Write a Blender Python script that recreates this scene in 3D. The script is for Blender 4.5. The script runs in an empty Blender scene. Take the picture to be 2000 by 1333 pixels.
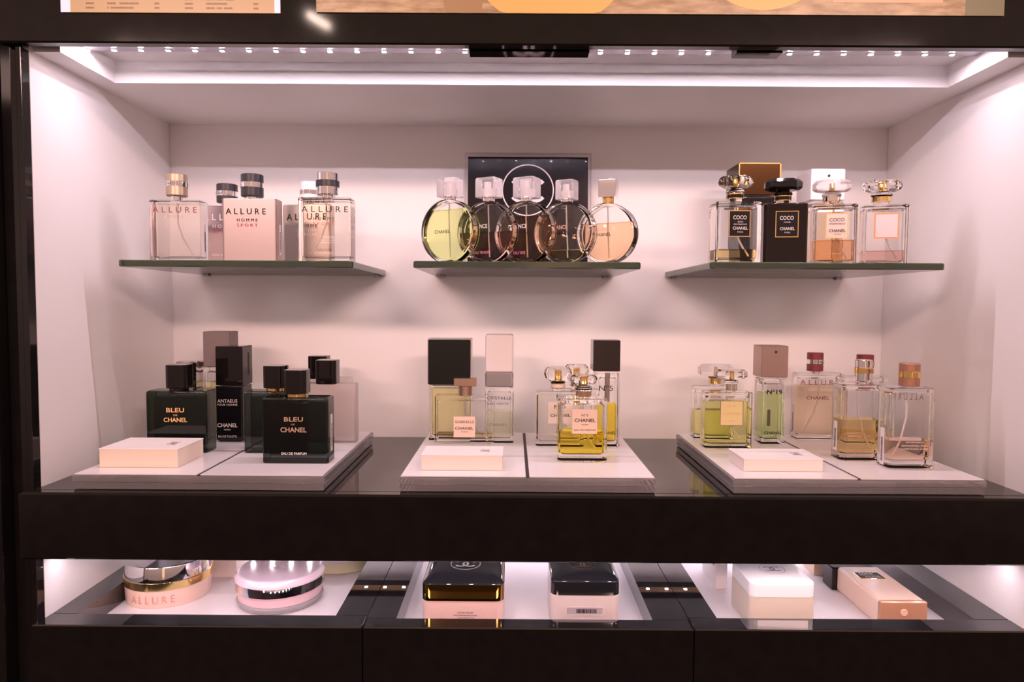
import bpy, bmesh, math, random
from mathutils import Vector, Matrix
random.seed(7)
SC = bpy.context.scene
COL = SC.collection

# ------------------------------------------------------------------ camera
FPX = 1350.0
PITCH, YAW, ROLL, CAMZ = .051, .0016, .0061, .1869
_c, _s = math.cos(YAW), math.sin(YAW)
_X = Vector((_c, _s, 0)); _Y = Vector((-_s, _c, 0)); _Z = Vector((0, 0, 1))
FWD = math.cos(PITCH)*_Y - math.sin(PITCH)*_Z
_U = math.sin(PITCH)*_Y + math.cos(PITCH)*_Z
RGT = math.cos(ROLL)*_X + math.sin(ROLL)*_U
UPV = -math.sin(ROLL)*_X + math.cos(ROLL)*_U
CAM = Vector((0, 0, CAMZ))
cam_d = bpy.data.cameras.new('camera'); cam = bpy.data.objects.new('camera', cam_d); COL.objects.link(cam)
cam_d.sensor_width = 36; cam_d.lens = 36*FPX/2000; cam_d.clip_start = .01; cam_d.clip_end = 50
M = Matrix((RGT, UPV, -FWD)).transposed().to_4x4(); M.translation = CAM
cam.matrix_world = M
SC.camera = cam

# ------------------------------------------------------------------ world, exposure, lights
w = bpy.data.worlds.new('world'); SC.world = w; w.use_nodes = True
wt = w.node_tree; bg = wt.nodes['Background']; bg.inputs[1].default_value = 1.0      # the warm shop around: lit above, dark towards its floor
_tc0 = wt.nodes.new('ShaderNodeTexCoord'); _sp = wt.nodes.new('ShaderNodeSeparateXYZ'); _rp = wt.nodes.new('ShaderNodeValToRGB')
_mr = wt.nodes.new('ShaderNodeMapRange'); _mr.inputs['From Min'].default_value = -1; _mr.inputs['From Max'].default_value = 1
wt.links.new(_tc0.outputs['Generated'], _sp.inputs[0]); wt.links.new(_sp.outputs['Z'], _mr.inputs[0]); wt.links.new(_mr.outputs[0], _rp.inputs[0]); wt.links.new(_rp.outputs[0], bg.inputs[0])
_e = _rp.color_ramp.elements; _e[0].position = .36; _e[0].color = (.035, .018, .015, 1); _e[1].position = .54; _e[1].color = (.50, .315, .27, 1)
_m = _e.new(.72); _m.color = (.24, .13, .085, 1)
SC.view_settings.view_transform = 'Standard'; SC.view_settings.look = 'None'
SC.view_settings.exposure = .55; SC.view_settings.gamma = 1; SC.view_settings.use_curve_mapping = False
SC.cycles.max_bounces = 20; SC.cycles.transmission_bounces = 18; SC.cycles.transparent_max_bounces = 24
SC.cycles.diffuse_bounces = 5; SC.cycles.glossy_bounces = 6
SC.cycles.sample_clamp_indirect = 60; SC.cycles.blur_glossy = .5
LED_UP, LED_LOW = 1050.0, 230.0          # strength of the light-emitting diodes of the two strips
LED_COL = (1.0, .83, .95)

def area(name, loc, size, size_y, power, col, target):
    l = bpy.data.lights.new(name, 'AREA'); l.shape = 'RECTANGLE'; l.size = size; l.size_y = size_y
    l.energy = power; l.color = col
    o = bpy.data.objects.new(name, l); COL.objects.link(o); o.location = loc
    o.rotation_euler = (Vector(target)-Vector(loc)).to_track_quat('-Z', 'Y').to_euler()
    return o
# warm shop light behind the camera; first pair added to brighten the back wall
area('shop_fill_light', (-1.3, -2.4, 1.35), 1.4, .2, 34, (1, .64, .57), (0, .9, .1))
area('shop_fill_light', (1.3, -2.4, 1.35), 1.4, .2, 34, (1, .64, .57), (0, .9, .1))
area('shop_tube_lamp', (-1.38, -3.6, 2.18), .17, .045, .9, (1, .74, .62), (-1.0, .68, .46)).rotation_euler.rotate_axis('Z', -.5)
area('shop_wall_lamp', (.22, -2.0, .25), .3, 1.6, .9, (1, .50, .20), (.22, .9, .25))

# ------------------------------------------------------------------ pixel rays -> places in the room
def ray(px, py): return FWD + RGT*((px-1000)/FPX) - UPV*((py-666.5)/FPX)
def onZ(px, py, z):
    d = ray(px, py); return CAM + d*((z-CAMZ)/d.z)
def onY(px, py, y):
    d = ray(px, py); return CAM + d*(y/d.y)
def mpp(p): return (Vector(p)-CAM).dot(FWD)/FPX

# ------------------------------------------------------------------ materials
def mat(name, col=(.8, .8, .8), rough=.5, metal=0, spec=.5, trans=0, ior=1.5, emit=None, es=0, coat=0, alpha=1, sss=0):
    m = bpy.data.materials.new(name); m.use_nodes = True
    b = m.node_tree.nodes['Principled BSDF']; I = b.inputs
    I['Base Color'].default_value = (*col, 1); I['Roughness'].default_value = rough; I['Metallic'].default_value = metal
    I['Specular IOR Level'].default_value = spec; I['Transmission Weight'].default_value = trans; I['IOR'].default_value = ior
    I['Coat Weight'].default_value = coat; I['Alpha'].default_value = alpha
    if sss: I['Subsurface Weight'].default_value = sss; I['Subsurface Scale'].default_value = .01
    if emit: I['Emission Color'].default_value = (*emit, 1); I['Emission Strength'].default_value = es
    return m
def noisy(m, scale, c1, c2, bump=0, stretch=(1, 1, 1), rough=None):
    nt = m.node_tree; b = nt.nodes['Principled BSDF']
    tc = nt.nodes.new('ShaderNodeTexCoord'); mp = nt.nodes.new('ShaderNodeMapping'); mp.inputs['Scale'].default_value = stretch
    n = nt.nodes.new('ShaderNodeTexNoise'); n.inputs['Scale'].default_value = scale; n.inputs['Detail'].default_value = 5
    r = nt.nodes.new('ShaderNodeValToRGB'); r.color_ramp.elements[0].position = .35; r.color_ramp.elements[1].position = .65
    r.color_ramp.elements[0].color = (*c1, 1); r.color_ramp.elements[1].color = (*c2, 1)
    nt.links.new(tc.outputs['Object'], mp.inputs[0]); nt.links.new(mp.outputs[0], n.inputs['Vector'])
    nt.links.new(n.outputs[0], r.inputs[0]); nt.links.new(r.outputs[0], b.inputs['Base Color'])
    if bump:
        bu = nt.nodes.new('ShaderNodeBump'); bu.inputs['Strength'].default_value = bump; bu.inputs['Distance'].default_value = .0005
        nt.links.new(n.outputs[0], bu.inputs['Height']); nt.links.new(bu.outputs[0], b.inputs['Normal'])
    if rough:
        mr = nt.nodes.new('ShaderNodeMapRange'); mr.inputs['To Min'].default_value = rough[0]; mr.inputs['To Max'].default_value = rough[1]
        nt.links.new(n.outputs[0], mr.inputs[0]); nt.links.new(mr.outputs[0], b.inputs['Roughness'])
    return m
def glassmat(name, col=(1, 1, 1), ior=1.45, rough=0):
    m = bpy.data.materials.new(name); m.use_nodes = True; nt = m.node_tree
    nt.nodes.remove(nt.nodes['Principled BSDF'])
    g = nt.nodes.new('ShaderNodeBsdfGlass'); g.inputs['Color'].default_value = (*col, 1); g.inputs['IOR'].default_value = ior
    g.inputs['Roughness'].default_value = rough
    nt.links.new(g.outputs[0], nt.nodes['Material Output'].inputs['Surface'])
    return m
def thinglass(name, col=(1, 1, 1), f=1.45):
    m = bpy.data.materials.new(name); m.use_nodes = True; nt = m.node_tree
    nt.nodes.remove(nt.nodes['Principled BSDF'])
    t = nt.nodes.new('ShaderNodeBsdfTransparent'); t.inputs[0].default_value = (*col, 1)
    g = nt.nodes.new('ShaderNodeBsdfGlossy'); g.inputs['Roughness'].default_value = 0
    fr = nt.nodes.new('ShaderNodeFresnel'); fr.inputs[0].default_value = f
    mx = nt.nodes.new('ShaderNodeMixShader')
    nt.links.new(fr.outputs[0], mx.inputs[0]); nt.links.new(t.outputs[0], mx.inputs[1]); nt.links.new(g.outputs[0], mx.inputs[2])
    nt.links.new(mx.outputs[0], nt.nodes['Material Output'].inputs['Surface'])
    return m
WHITE = noisy(mat('white_laminate', (.87, .83, .82), .42, spec=.4), 3, (.865, .825, .815), (.885, .85, .84), stretch=(1, 1, .3))
BLACK = noisy(mat('black_lacquer', (.008, .007, .007), .06, spec=.45), 60, (.007, .006, .006), (.009, .008, .008), rough=(.05, .065))
LACQ = noisy(mat('thick_black_lacquer', (.010, .009, .010), .02, ior=2.1), 500, (.008, .007, .008), (.016, .014, .016), rough=(.005, .03))
BLACKTOP = noisy(mat('black_gloss_top', (.012, .010, .010), .03, spec=.5, ior=1.5), 400, (.010, .009, .009), (.018, .016, .016), rough=(.01, .05))
DARKGAP = mat('dark_gap', (.03, .022, .022), .6)
ALU = mat('grey_aluminium', (.42, .40, .45), .35, metal=.8)
GLASS = glassmat('clear_glass', ior=1.28)
CRYSTAL = glassmat('crystal', ior=1.34)
ACRYL = mat('clear_acrylic', (.96, .93, .99), .05, trans=.86, ior=1.38)
AIRIN = glassmat('air_in_glass', ior=1/1.28)
FROST = glassmat('frosted_glass', (1, .99, .99), 1.45, .35)
FROSTCAP = mat('frosted_plastic', (.95, .92, .94), .25, trans=.82, ior=1.25)
SHELFG = thinglass('shelf_glass', (.95, .985, .96))
EDGEG = noisy(mat('green_glass_edge', (.03, .055, .03), .1, spec=.8), 8, (.022, .04, .024), (.05, .07, .035), stretch=(1, 1, .1))
CHROME = mat('chrome', (.86, .84, .86), .05, metal=1)
GOLD = mat('gold', (.90, .62, .24), .12, metal=1)
BRONZE = mat('bronze', (.30, .17, .08), .22, metal=1)
TANMET = mat('satin_tan_metal', (.52, .40, .29), .38, metal=.85)
COPPER = mat('satin_copper', (.46, .23, .15), .38, metal=.6)
CHAMP = mat('champagne_metal', (.60, .42, .32), .25, metal=.9)
CHARCOAL = mat('charcoal_plastic', (.025, .023, .030), .35)
BPLAST = mat('black_gloss_plastic', (.008, .006, .006), .06, spec=.4)
GREYPL = mat('grey_satin', (.22, .17, .17), .4, metal=.3)
TAUPE = mat('taupe_satin', (.42, .29, .25), .3, metal=.7)
REDCAP = mat('dark_red_cap', (.20, .035, .035), .35)
WPLAST = mat('white_plastic', (.85, .79, .80), .3)
PEACHW = mat('peach_white_plastic', (.86, .74, .67), .3)
PAPER = noisy(mat('paper', (.86, .80, .79), .7), 300, (.83, .77, .75), (.88, .82, .80), stretch=(.05, .05, 1))
PANELW = mat('white_panel', (.84, .80, .83), .12, spec=.6)
LABELP = mat('peach_label', (.84, .64, .52), .5)
BTXT = mat('black_print', (.012, .010, .012), .5, spec=.15)
WTXT = mat('white_print', (.85, .78, .78), .5)
GTXT = mat('gold_print', (.80, .48, .20), .4)
RTXT = mat('red_print', (.55, .05, .05), .5)
DRTXT = mat('dark_red_print', (.22, .03, .04), .5)
PTXT = mat('peach_print', (.70, .45, .36), .5)
PINKTXT = mat('pink_print', (.75, .25, .45), .5)
DARKG = glassmat('dark_green_glass', (.09, .125, .12), 1.45)
SMOKE = thinglass('smoked_green_glass', (.30, .40, .37), 1.5)
def liq(name, col):
    col = tuple(c**.6 for c in col)
    return (glassmat(name, col, 1.22/1.28), glassmat(name+'_surface', col, 1.22))
L_PEACHP = liq('pale_peach_liquid', (.99, .93, .86)); L_GOLD = liq('gold_liquid', (.99, .84, .48)); L_YELL = liq('amber_yellow_liquid', (.99, .84, .14))
L_GREEN = liq('green_liquid', (.76, .90, .50)); L_LIME = liq('lime_liquid', (.95, .95, .50)); L_ORAN = liq('orange_liquid', (.97, .74, .52))
L_PINK = liq('pink_liquid', (.96, .74, .70)); L_CLEAR = liq('clear_liquid', (.99, .98, .96)); L_PALEG = liq('pale_green_liquid', (.95, .97, .80))
L_SENS = liq('honey_liquid', (.98, .86, .70)); L_PY = liq('pale_yellow_liquid', (.97, .94, .62)); L_SAND = liq('sand_liquid', (.97, .85, .62))

# ------------------------------------------------------------------ mesh helpers
def rr(w, d, r, n):
    r = max(min(r, w/2-1e-6, d/2-1e-6), 1e-5); P = []
    for cx, cy, a0 in ((w/2-r, d/2-r, 0), (-w/2+r, d/2-r, 90), (-w/2+r, -d/2+r, 180), (w/2-r, -d/2+r, 270)):
        for i in range(n+1):
            a = math.radians(a0+90*i/n) if n else math.radians(a0+45)
            if n: P.append((cx+r*math.cos(a), cy+r*math.sin(a)))
            else: P.append((cx+math.copysign(r, math.cos(a)), cy+math.copysign(r, math.sin(a))))
    return P
def loft(bm, levels, n=6, off=(0, 0, 0), mi=0, capb=True, capt=True, tmi=None, axis='z'):
    rings = []
    for lv in levels:
        z, w_, d_, r_ = lv[:4]; ox, oy = lv[4:6] if len(lv) > 4 else (0, 0)
        ring = []
        for x, y in rr(w_, d_, r_, n):
            x += ox; y += oy
            p = (x, y, z) if axis == 'z' else ((x, -z, y) if axis == 'y' else (z, x, y))
            ring.append(bm.verts.new((p[0]+off[0], p[1]+off[1], p[2]+off[2])))
        rings.append(ring)
    N = len(rings[0])
    for a, b in zip(rings, rings[1:]):
        for i in range(N):
            f = bm.faces.new((a[i], a[(i+1) % N], b[(i+1) % N], b[i])); f.material_index = mi
    if capb: f = bm.faces.new(rings[0][::-1]); f.material_index = mi
    if capt: f = bm.faces.new(rings[-1]); f.material_index = mi if tmi is None else tmi
    return bm
def circ(bm, levels, off=(0, 0, 0), n=12, **k):       # lathe: levels of (z, radius)
    return loft(bm, [(z, 2*r, 2*r, r) for z, r in levels], n=n, off=off, **k)
def box(bm, x0, x1, y0, y1, z0, z1, mi=0, bev=0):
    if bev:
        loft(bm, [(z0, x1-x0-2*bev, y1-y0-2*bev, bev), (z0+bev, x1-x0, y1-y0, bev), (z1-bev, x1-x0, y1-y0, bev), (z1, x1-x0-2*bev, y1-y0-2*bev, bev)],
             n=3, off=((x0+x1)/2, (y0+y1)/2, 0), mi=mi); return bm
    v = [bm.verts.new(p) for p in ((x0, y0, z0), (x1, y0, z0), (x1, y1, z0), (x0, y1, z0), (x0, y0, z1), (x1, y0, z1), (x1, y1, z1), (x0, y1, z1))]
    for q in ((3, 2, 1, 0), (4, 5, 6, 7), (0, 1, 5, 4), (1, 2, 6, 5), (2, 3, 7, 6), (3, 0, 4, 7)):
        f = bm.faces.new([v[i] for i in q]); f.material_index = mi
    return bm
def tube(bm, pts, r, n=8, mi=0):
    rings = []
    for i, p in enumerate(pts):
        p = Vector(p); t = (Vector(pts[min(i+1, len(pts)-1)])-Vector(pts[max(i-1, 0)])).normalized()
        a = t.cross(Vector((0, 1, 0))).normalized(); b = t.cross(a)
        rings.append([bm.verts.new(p+(a*math.cos(2*math.pi*k/n)+b*math.sin(2*math.pi*k/n))*r) for k in range(n)])
    for A, B in zip(rings, rings[1:]):
        for k in range(n):
            f = bm.faces.new((A[k], A[(k+1) % n], B[(k+1) % n], B[k])); f.material_index = mi
    bm.faces.new(rings[0][::-1]).material_index = mi; bm.faces.new(rings[-1]).material_index = mi
def link(name, bm, mats, parent=None, smooth=35, recalc=True):
    if recalc: bmesh.ops.recalc_face_normals(bm, faces=bm.faces)
    me = bpy.data.meshes.new(name); bm.to_mesh(me); bm.free()
    for m in (mats if isinstance(mats, (list, tuple)) else [mats]): me.materials.append(m)
    if smooth:
        me.polygons.foreach_set('use_smooth', [True]*len(me.polygons)); me.set_sharp_from_angle(angle=math.radians(smooth))
    o = bpy.data.objects.new(name, me); COL.objects.link(o)
    if smooth:
        wn = o.modifiers.new('weighted_normal', 'WEIGHTED_NORMAL'); wn.mode = 'FACE_AREA'; wn.weight = 90; wn.keep_sharp = True
    if parent: o.parent = parent
    return o
def thing(name, label, cat, loc=(0, 0, 0), rot=0, group=None):
    o = bpy.data.objects.new(name, None); COL.objects.link(o); o.location = loc; o.rotation_euler = (0, 0, math.radians(rot))
    o.empty_display_size = .01; o['label'] = label; o['category'] = cat
    if group: o['group'] = group
    return o
def struct(name, bm, mats, label=None, **k):
    o = link(name, bm, mats, **k); o['kind'] = 'structure'
    if label: o['label'] = label
    return o
NB = bmesh.new

_tc = {}
def text_polys(s, space=1.0, bold=0.0):
    key = (s, space, bold)
    if key in _tc: return _tc[key]
    c = bpy.data.curves.new('t', 'FONT'); c.body = s; c.space_character = space; c.offset = bold; c.resolution_u = 3
    o = bpy.data.objects.new('t', c); COL.objects.link(o)
    me = o.to_mesh(); vs = [(v.co.x, v.co.y) for v in me.vertices]; fs = [tuple(p.vertices) for p in me.polygons]
    o.to_mesh_clear(); bpy.data.objects.remove(o); bpy.data.curves.remove(c)
    xs = [v[0] for v in vs]; ys = [v[1] for v in vs]
    _tc[key] = (vs, fs, min(xs), max(xs), min(ys), max(ys)); return _tc[key]
def text(bm, s, x0, x1, z0, z1, place, mi=0, space=1.0, bold=0.0):
    """lettering fitted to the rectangle (x0..x1, z0..z1); place(u, v) gives the point"""
    vs, fs, a, b, c, d = text_polys(s, space, bold)
    vv = [bm.verts.new(place(x0+(x-a)/(b-a)*(x1-x0), z0+(y-c)/(d-c)*(z1-z0))) for x, y in vs]
    for f in fs:
        try: bm.faces.new([vv[i] for i in f]).material_index = mi
        except ValueError: pass
def arc(bm, cx, cz, r0, r1, a0, a1, place, mi=0, n=28, closed=False):
    A = [bm.verts.new(place(cx+r0*math.cos(a0+(a1-a0)*i/n), cz+r0*math.sin(a0+(a1-a0)*i/n))) for i in range(n+1)]
    B = [bm.verts.new(place(cx+r1*math.cos(a0+(a1-a0)*i/n), cz+r1*math.sin(a0+(a1-a0)*i/n))) for i in range(n+1)]
    for i in range(n): bm.faces.new((A[i], A[i+1], B[i+1], B[i])).material_index = mi
def emblem(bm, cx, cz, R, place, mi=0, circle=None):
    g = math.radians(40)
    arc(bm, cx-.55*R, cz, .70*R, R, -math.pi+g, math.pi-g, place, mi)       # opens to the left
    arc(bm, cx+.55*R, cz, .70*R, R, g, 2*math.pi-g, lambda u, v: tuple(Vector(place(u, v))+Vector((0, -.00003, 0))), mi)
    if circle: arc(bm, cx, cz, circle*.955, circle, 0, 2*math.pi, place, mi, n=64)
def quad(bm, x0, x1, z0, z1, place, mi=0):
    bm.faces.new([bm.verts.new(place(*p)) for p in ((x0, z0), (x1, z0), (x1, z1), (x0, z1))]).material_index = mi

# ------------------------------------------------------------------ the niche
XL, XR, YF, YB, ZC, YD = -.4795, .5187, .695, .9736, .4362, .68
ZLOW, ZI = -.137, -.160
def bx(*a, **k): return box(NB(), *a, **k)
struct('wall_back', bx(XL-.03, XR+.03, YB, YB+.02, -.30, .55), WHITE, 'white back panel of the lit display niche')
struct('wall_left', bx(XL-.018, XL, YF, YB-.0008, -.30, .55), WHITE, 'white left side panel of the niche')
struct('wall_right', bx(XR, XR+.018, .6865, YB-.0008, -.30, .55), WHITE, 'white right side panel of the niche')
b = NB()   # ceiling with a light trough along its front
TX0, TX1, TY1, TZ = -.452, .489, .795, .4605
box(b, XL, XR, TY1, YB, ZC, ZC+.03); box(b, XL, TX0, .70, TY1, ZC, ZC+.03); box(b, TX1, XR, .70, TY1, ZC, ZC+.03)
box(b, TX0-.01, TX1+.01, .70, TY1+.01, TZ, TZ+.02)
struct('ceiling', b, WHITE, 'white niche ceiling with a recessed light trough at its front', smooth=0, recalc=False)
b = NB(); box(b, XL-.02, XR+.25, YD, YD+.012, ZC+.002, .70, bev=.0015)
struct('trim_1', b, BLACK, 'black lacquered fascia above the niche')
b = NB(); box(b, XL-.0065, XL-.0005, YD+.004, YF+.02, -.30, ZC, bev=.001); box(b, XL-.0275, XL-.0068, YD+.012, YF+.03, -.30, ZC+.004, bev=.001)
struct('trim_2', b, BLACK, 'black lacquered upright at the left of the niche')
b = NB(); box(b, XL-.16, XL-.0278, YD-.004, YF+.03, -.30, .70, bev=.0015)
struct('trim_3', b, BLACK, 'outer black post at the far left')
b = NB(); box(b, XR+.019, XR+.25, YD+.004, YF+.02, -.30, ZC, bev=.001)
struct('trim_4', b, BLACK, 'black upright at the right of the niche')

def led_strip(label, x0, x1, n, y, z, strength, carrier, tilt=0):
    t = thing('led_strip', label, 'light strip', (0, y, z))
    link('carrier', bx(carrier[0], carrier[1], carrier[2]-y, carrier[3]-y, .0006, carrier[4]), ALU if carrier[2] < .9 else mat('brown_tape', (.42, .22, .08), .5), t, smooth=0)
    em = mat('diode_light', (1, 1, 1), .5, emit=LED_COL, es=strength)
    me = None
    for i in range(n):
        if me is None:
            b = NB(); box(b, -.0022, .0022, -.0019, .0019, .0001, .0006, mi=1); quad(b, -.0019, .0019, -.0016, .0016, lambda u, v: (u, v, 0))
            d = link('diode', b, [em, mat('diode_body', (.8, .8, .7), .5)], t, smooth=0, recalc=False); me = d
        else:
            d = me.copy(); COL.objects.link(d)
        d.parent = t; d.location = (x0+(x1-x0)*i/(n-1), 0, -.0004); d.rotation_euler = (math.radians(tilt), 0, 0)
    return t
pa, pb = onZ(188, 107, .4546), onZ(1843, 115, .4546)
led_strip('row of bright white diodes under the top fascia of the niche', pa.x, pb.x, 33, .743, .4538, LED_UP, (XL+.004, XR-.004, .7005, .7475, .004), -4)
led_strip('front row of diodes under the black counter above the jars', XL+.02, XR-.02, 38, .712, -.0715, LED_LOW, (XL+.004, XR-.004, .705, .720, .002))
led_strip('rear row of diodes under the black counter near the back panel', XL+.02, XR-.02, 38, .935, -.0715, LED_LOW*1.3, (XL+.004, XR-.004, .928, .944, .002))
for lb, x0, x1, z in (('black magnetic catch under the middle of the top fascia', 917, 1150, .4546), ('small black catch under the right of the top fascia', 1435, 1524, .4546)):
    t = thing('catch', lb, 'catch', (0, 0, 0))
    q0, q1 = onY(x0, 92, .71), onY(x1, 95, .71)
    link('catch_plate', bx(q0.x, q1.x, .7035, .720, .4405, .4508), BPLAST, t, smooth=0)

# counter
t = thing('counter', 'glossy black counter carrying the three clear trays', 'counter', (0, 0, 0))
link('worktop', bx(XL-.0005, XR+.0005, YD+.006, YB-.0005, -.066, -.0004), BLACKTOP, t, smooth=0)
b = NB(); box(b, XL-.0085, XR+.03, YD-.008, YD+.0055, -.0675, -.0002, bev=.002)
link('front_panel', b, BLACK, t)

# lower drawer units
for lb, x0, x1, rx0, rx1, lip in (('left glossy black drawer with a white sunken insert and two round jars', XL-.004, -.1504, -.452, -.183, .026),
                            ('middle glossy black drawer with a white sunken insert and two black-lidded jars', -.1496, .1836, -.119, .146, .0205),
                            ('right glossy black drawer with a white sunken insert and a white jar', .1844, XR+.03, .214, .483, .026)):
    t = thing('drawer', lb, 'drawer', ((x0+x1)/2, YD, -.34)); cx, cy, cz = (x0+x1)/2, YD, -.34
    xl, xr = x0-cx, x1-cx
    b = NB(); z1 = ZLOW-cz; zb = .03
    box(b, xl, xr, -.001, lip, zb, z1, bev=.0012)
    bmesh.ops.recalc_face_normals(b, faces=b.faces)
    for f in b.faces: f.material_index = 1 if f.normal.z > .2 else 0
    link('front_panel', b, [BLACK, LACQ], t)
    bk = .285; wl = xl if x0 > XL-.001 else XL+.0006-cx; wr = xr if x1 < XR else XR-.0006-cx
    link('frame', bx(wl, rx0-cx, lip, bk, .15, z1), LACQ, t, smooth=0); link('frame', bx(rx1-cx, wr, lip, bk, .15, z1), LACQ, t, smooth=0)
    link('insert', bx(rx0-cx, rx1-cx, lip+.0002, bk, .15, ZI-cz), mat('white_insert', (.84, .80, .83), .35), t, smooth=0)

# backlit panels over the niche
YP = YD-.0012
def pl(px, py): p = onY(px, py, YP); return p.x, p.z
def back(name, col, s=1.0): return mat(name, col, .25, emit=col, es=s*.7)
TAN = noisy(back('tan_print', (.42, .25, .11), .55), 5, (.42, .27, .14), (.46, .30, .16))
x0, z0 = pl(120, 24); x1, _ = pl(548, 21)
t = thing('menu_board', 'backlit tan price list above the left of the niche', 'price list', (x0, YP, z0))
link('sheet', bx(0, x1-x0, -.0004, 0, 0, .10), TAN, t, smooth=0)
b = NB(); box(b, 0, .009, -.0010, -.0004, 0, .10); box(b, x1-x0-.0055, x1-x0, -.0010, -.0004, 0, .10); link('white_edge', b, back('white_edge_light', (.62, .52, .62), .9), t, smooth=0)
b = NB(); pm = lambda u, v: (u, -.0006, v); random.seed(3)
for r_ in range(12):
    zz = .0035+r_*.0042
    for sx in (.024, .119):
        for k in range(5): quad(b, sx+k*.0016, sx+k*.0016+.0013, zz, zz+.0016, pm)
        L = random.randint(12, 20); x = sx+.0205
        for k in range(L):
            if random.random() > .15: quad(b, x, x+.0013, zz, zz+.0017, pm)
            x += .0017
        if r_ % 4 != 2:
            for k in range(3): quad(b, sx+.066+k*.0016, sx+.066+k*.0016+.0013, zz, zz+.0017, pm)
link('lettering', b, back('brown_print', (.22, .11, .05), .3), t, smooth=0)
x0, z0 = pl(618, 24); x1, _ = pl(1960, 31)
t = thing('poster', 'wide backlit poster of tan fabric and orange shapes above the niche', 'poster', (x0, YP, z0))
cloth = noisy(back('poster_cloth', (.55, .36, .18), .0), 40, (.30, .18, .09), (.52, .35, .20), stretch=(1, 1, 4))
nt = cloth.node_tree; rp = [n for n in nt.nodes if n.type == 'VALTORGB'][0]; nt.links.new(rp.outputs[0], nt.nodes['Principled BSDF'].inputs['Emission Color']); nt.nodes['Principled BSDF'].inputs['Emission Strength'].default_value = .26
link('sheet', bx(0, x1-x0, -.0004, 0, 0, .10), cloth, t, smooth=0)
b = NB(); pp = lambda u, v: (u, -.0006, v)
def blob(cx, cz, rx, rz, mi, y=-.0006):
    P = []
    for i in range(48):
        a = 2*math.pi*i/48; u = cx+rx*math.cos(a); v = min(max(cz+rz*math.sin(a), .0002), .0995); P.append((u, v))
    bmv = [b.verts.new((u, y, v)) for u, v in P]
    b.faces.new(bmv).material_index = mi
kx = (x1-x0)/1342
blob((1075-618)*kx, .035, 140*kx, .047, 0); blob((1490-618)*kx, .050, 120*kx, .046, 0); blob((905-618)*kx, .03, 42*kx, .05, 1)
quad(b, (1885-618)*kx, (1960-618)*kx, .0002, .0995, lambda u, v: (u, -.0008, v), 2)
quad(b, (1625-618)*kx, (1840-618)*kx, .0115, .017, lambda u, v: (u, -.0008, v), 3)
link('printed_shapes', b, [back('print_orange', (.66, .33, .10), .65), back('print_shade', (.30, .17, .08), .6), back('print_grey', (.16, .13, .07), .6), back('print_salmon', (.66, .27, .16), .8)], t, smooth=0)

# glass shelves
SZ = .2354
def gshelf(label, x0, x1, y0):
    t = thing('glass_shelf', label, 'shelf', ((x0+x1)/2, y0, SZ-.0075), group='green-edged glass shelves')
    b = NB(); w_ = x1-x0; dp = YB-y0-.0005
    loft(b, [(0, w_-.002, dp-.002, .004), (.001, w_, dp, .005), (.0065, w_, dp, .005), (.0075, w_-.002, dp-.002, .004)], n=3, off=(0, dp/2, 0), mi=0)
    bmesh.ops.recalc_face_normals(b, faces=b.faces)
    for f in b.faces: f.material_index = 1 if abs(f.normal.z) < .9 else 0
    link('pane', b, [SHELFG, EDGEG], t)
    for sx in (-1, 1):
        c = NB(); box(c, sx*(w_/2-.012)-.004, sx*(w_/2-.012)+.004, dp-.010, dp-.0002, -.0022, -.0002, bev=.0005)
        link('bracket', c, ALU, t)
    return t
gshelf('left glass shelf with a green edge carrying five square bottles', -.4405, -.1785, .770)
gshelf('middle glass shelf with a green edge carrying the round bottles', -.1105, .1400, .760)
gshelf('right glass shelf with a green edge carrying six bottles', .2115, .4640, .745)

# acrylic trays
ZT = .016
def tray(label, x0, x1, y0=.6835, y1=.926, xm=None):
    t = thing('display_tray', label, 'tray', ((x0+x1)/2, y0, 0), group='clear acrylic trays'); w_ = x1-x0; dp = y1-y0
    b = NB(); box(b, -w_/2, w_/2, 0, dp, .0075, .0148, bev=.0006); link('upper_slab', b, ACRYL, t)
    b = NB(); box(b, -w_/2+.001, w_/2-.001, .001, dp-.001, .0003, .0070, bev=.0006); link('lower_slab', b, ACRYL, t)
    c = NB(); box(c, -.0018, .0018, .0002, dp-.001, .01482, .0152); link('dark_divider', c, DARKGAP, t, smooth=0)
    c = NB(); box(c, -w_/2+.001, w_/2-.001, .8045-y0-.0012, .8045-y0+.0012, .01482, .0151); link('dark_divider', c, DARKGAP, t, smooth=0)
    g = .0018; ym = .8045-y0
    for a0, a1 in ((-w_/2+.002, -g), (g, w_/2-.002)):
        for c0, c1 in ((.001, ym-.0012), (ym+.0012, dp-.001)):
            link('white_panel', bx(a0, a1, c0, c1, .0151, ZT), PANELW, t, smooth=0)
    return t
tray('left clear tray with white top holding the dark bottles', -.441, -.188)
tray('middle clear tray with white top holding the golden bottles', -.1135, .1443)
tray('right clear tray with white top holding yellow and peach bottles', .2208, .4744)

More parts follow.
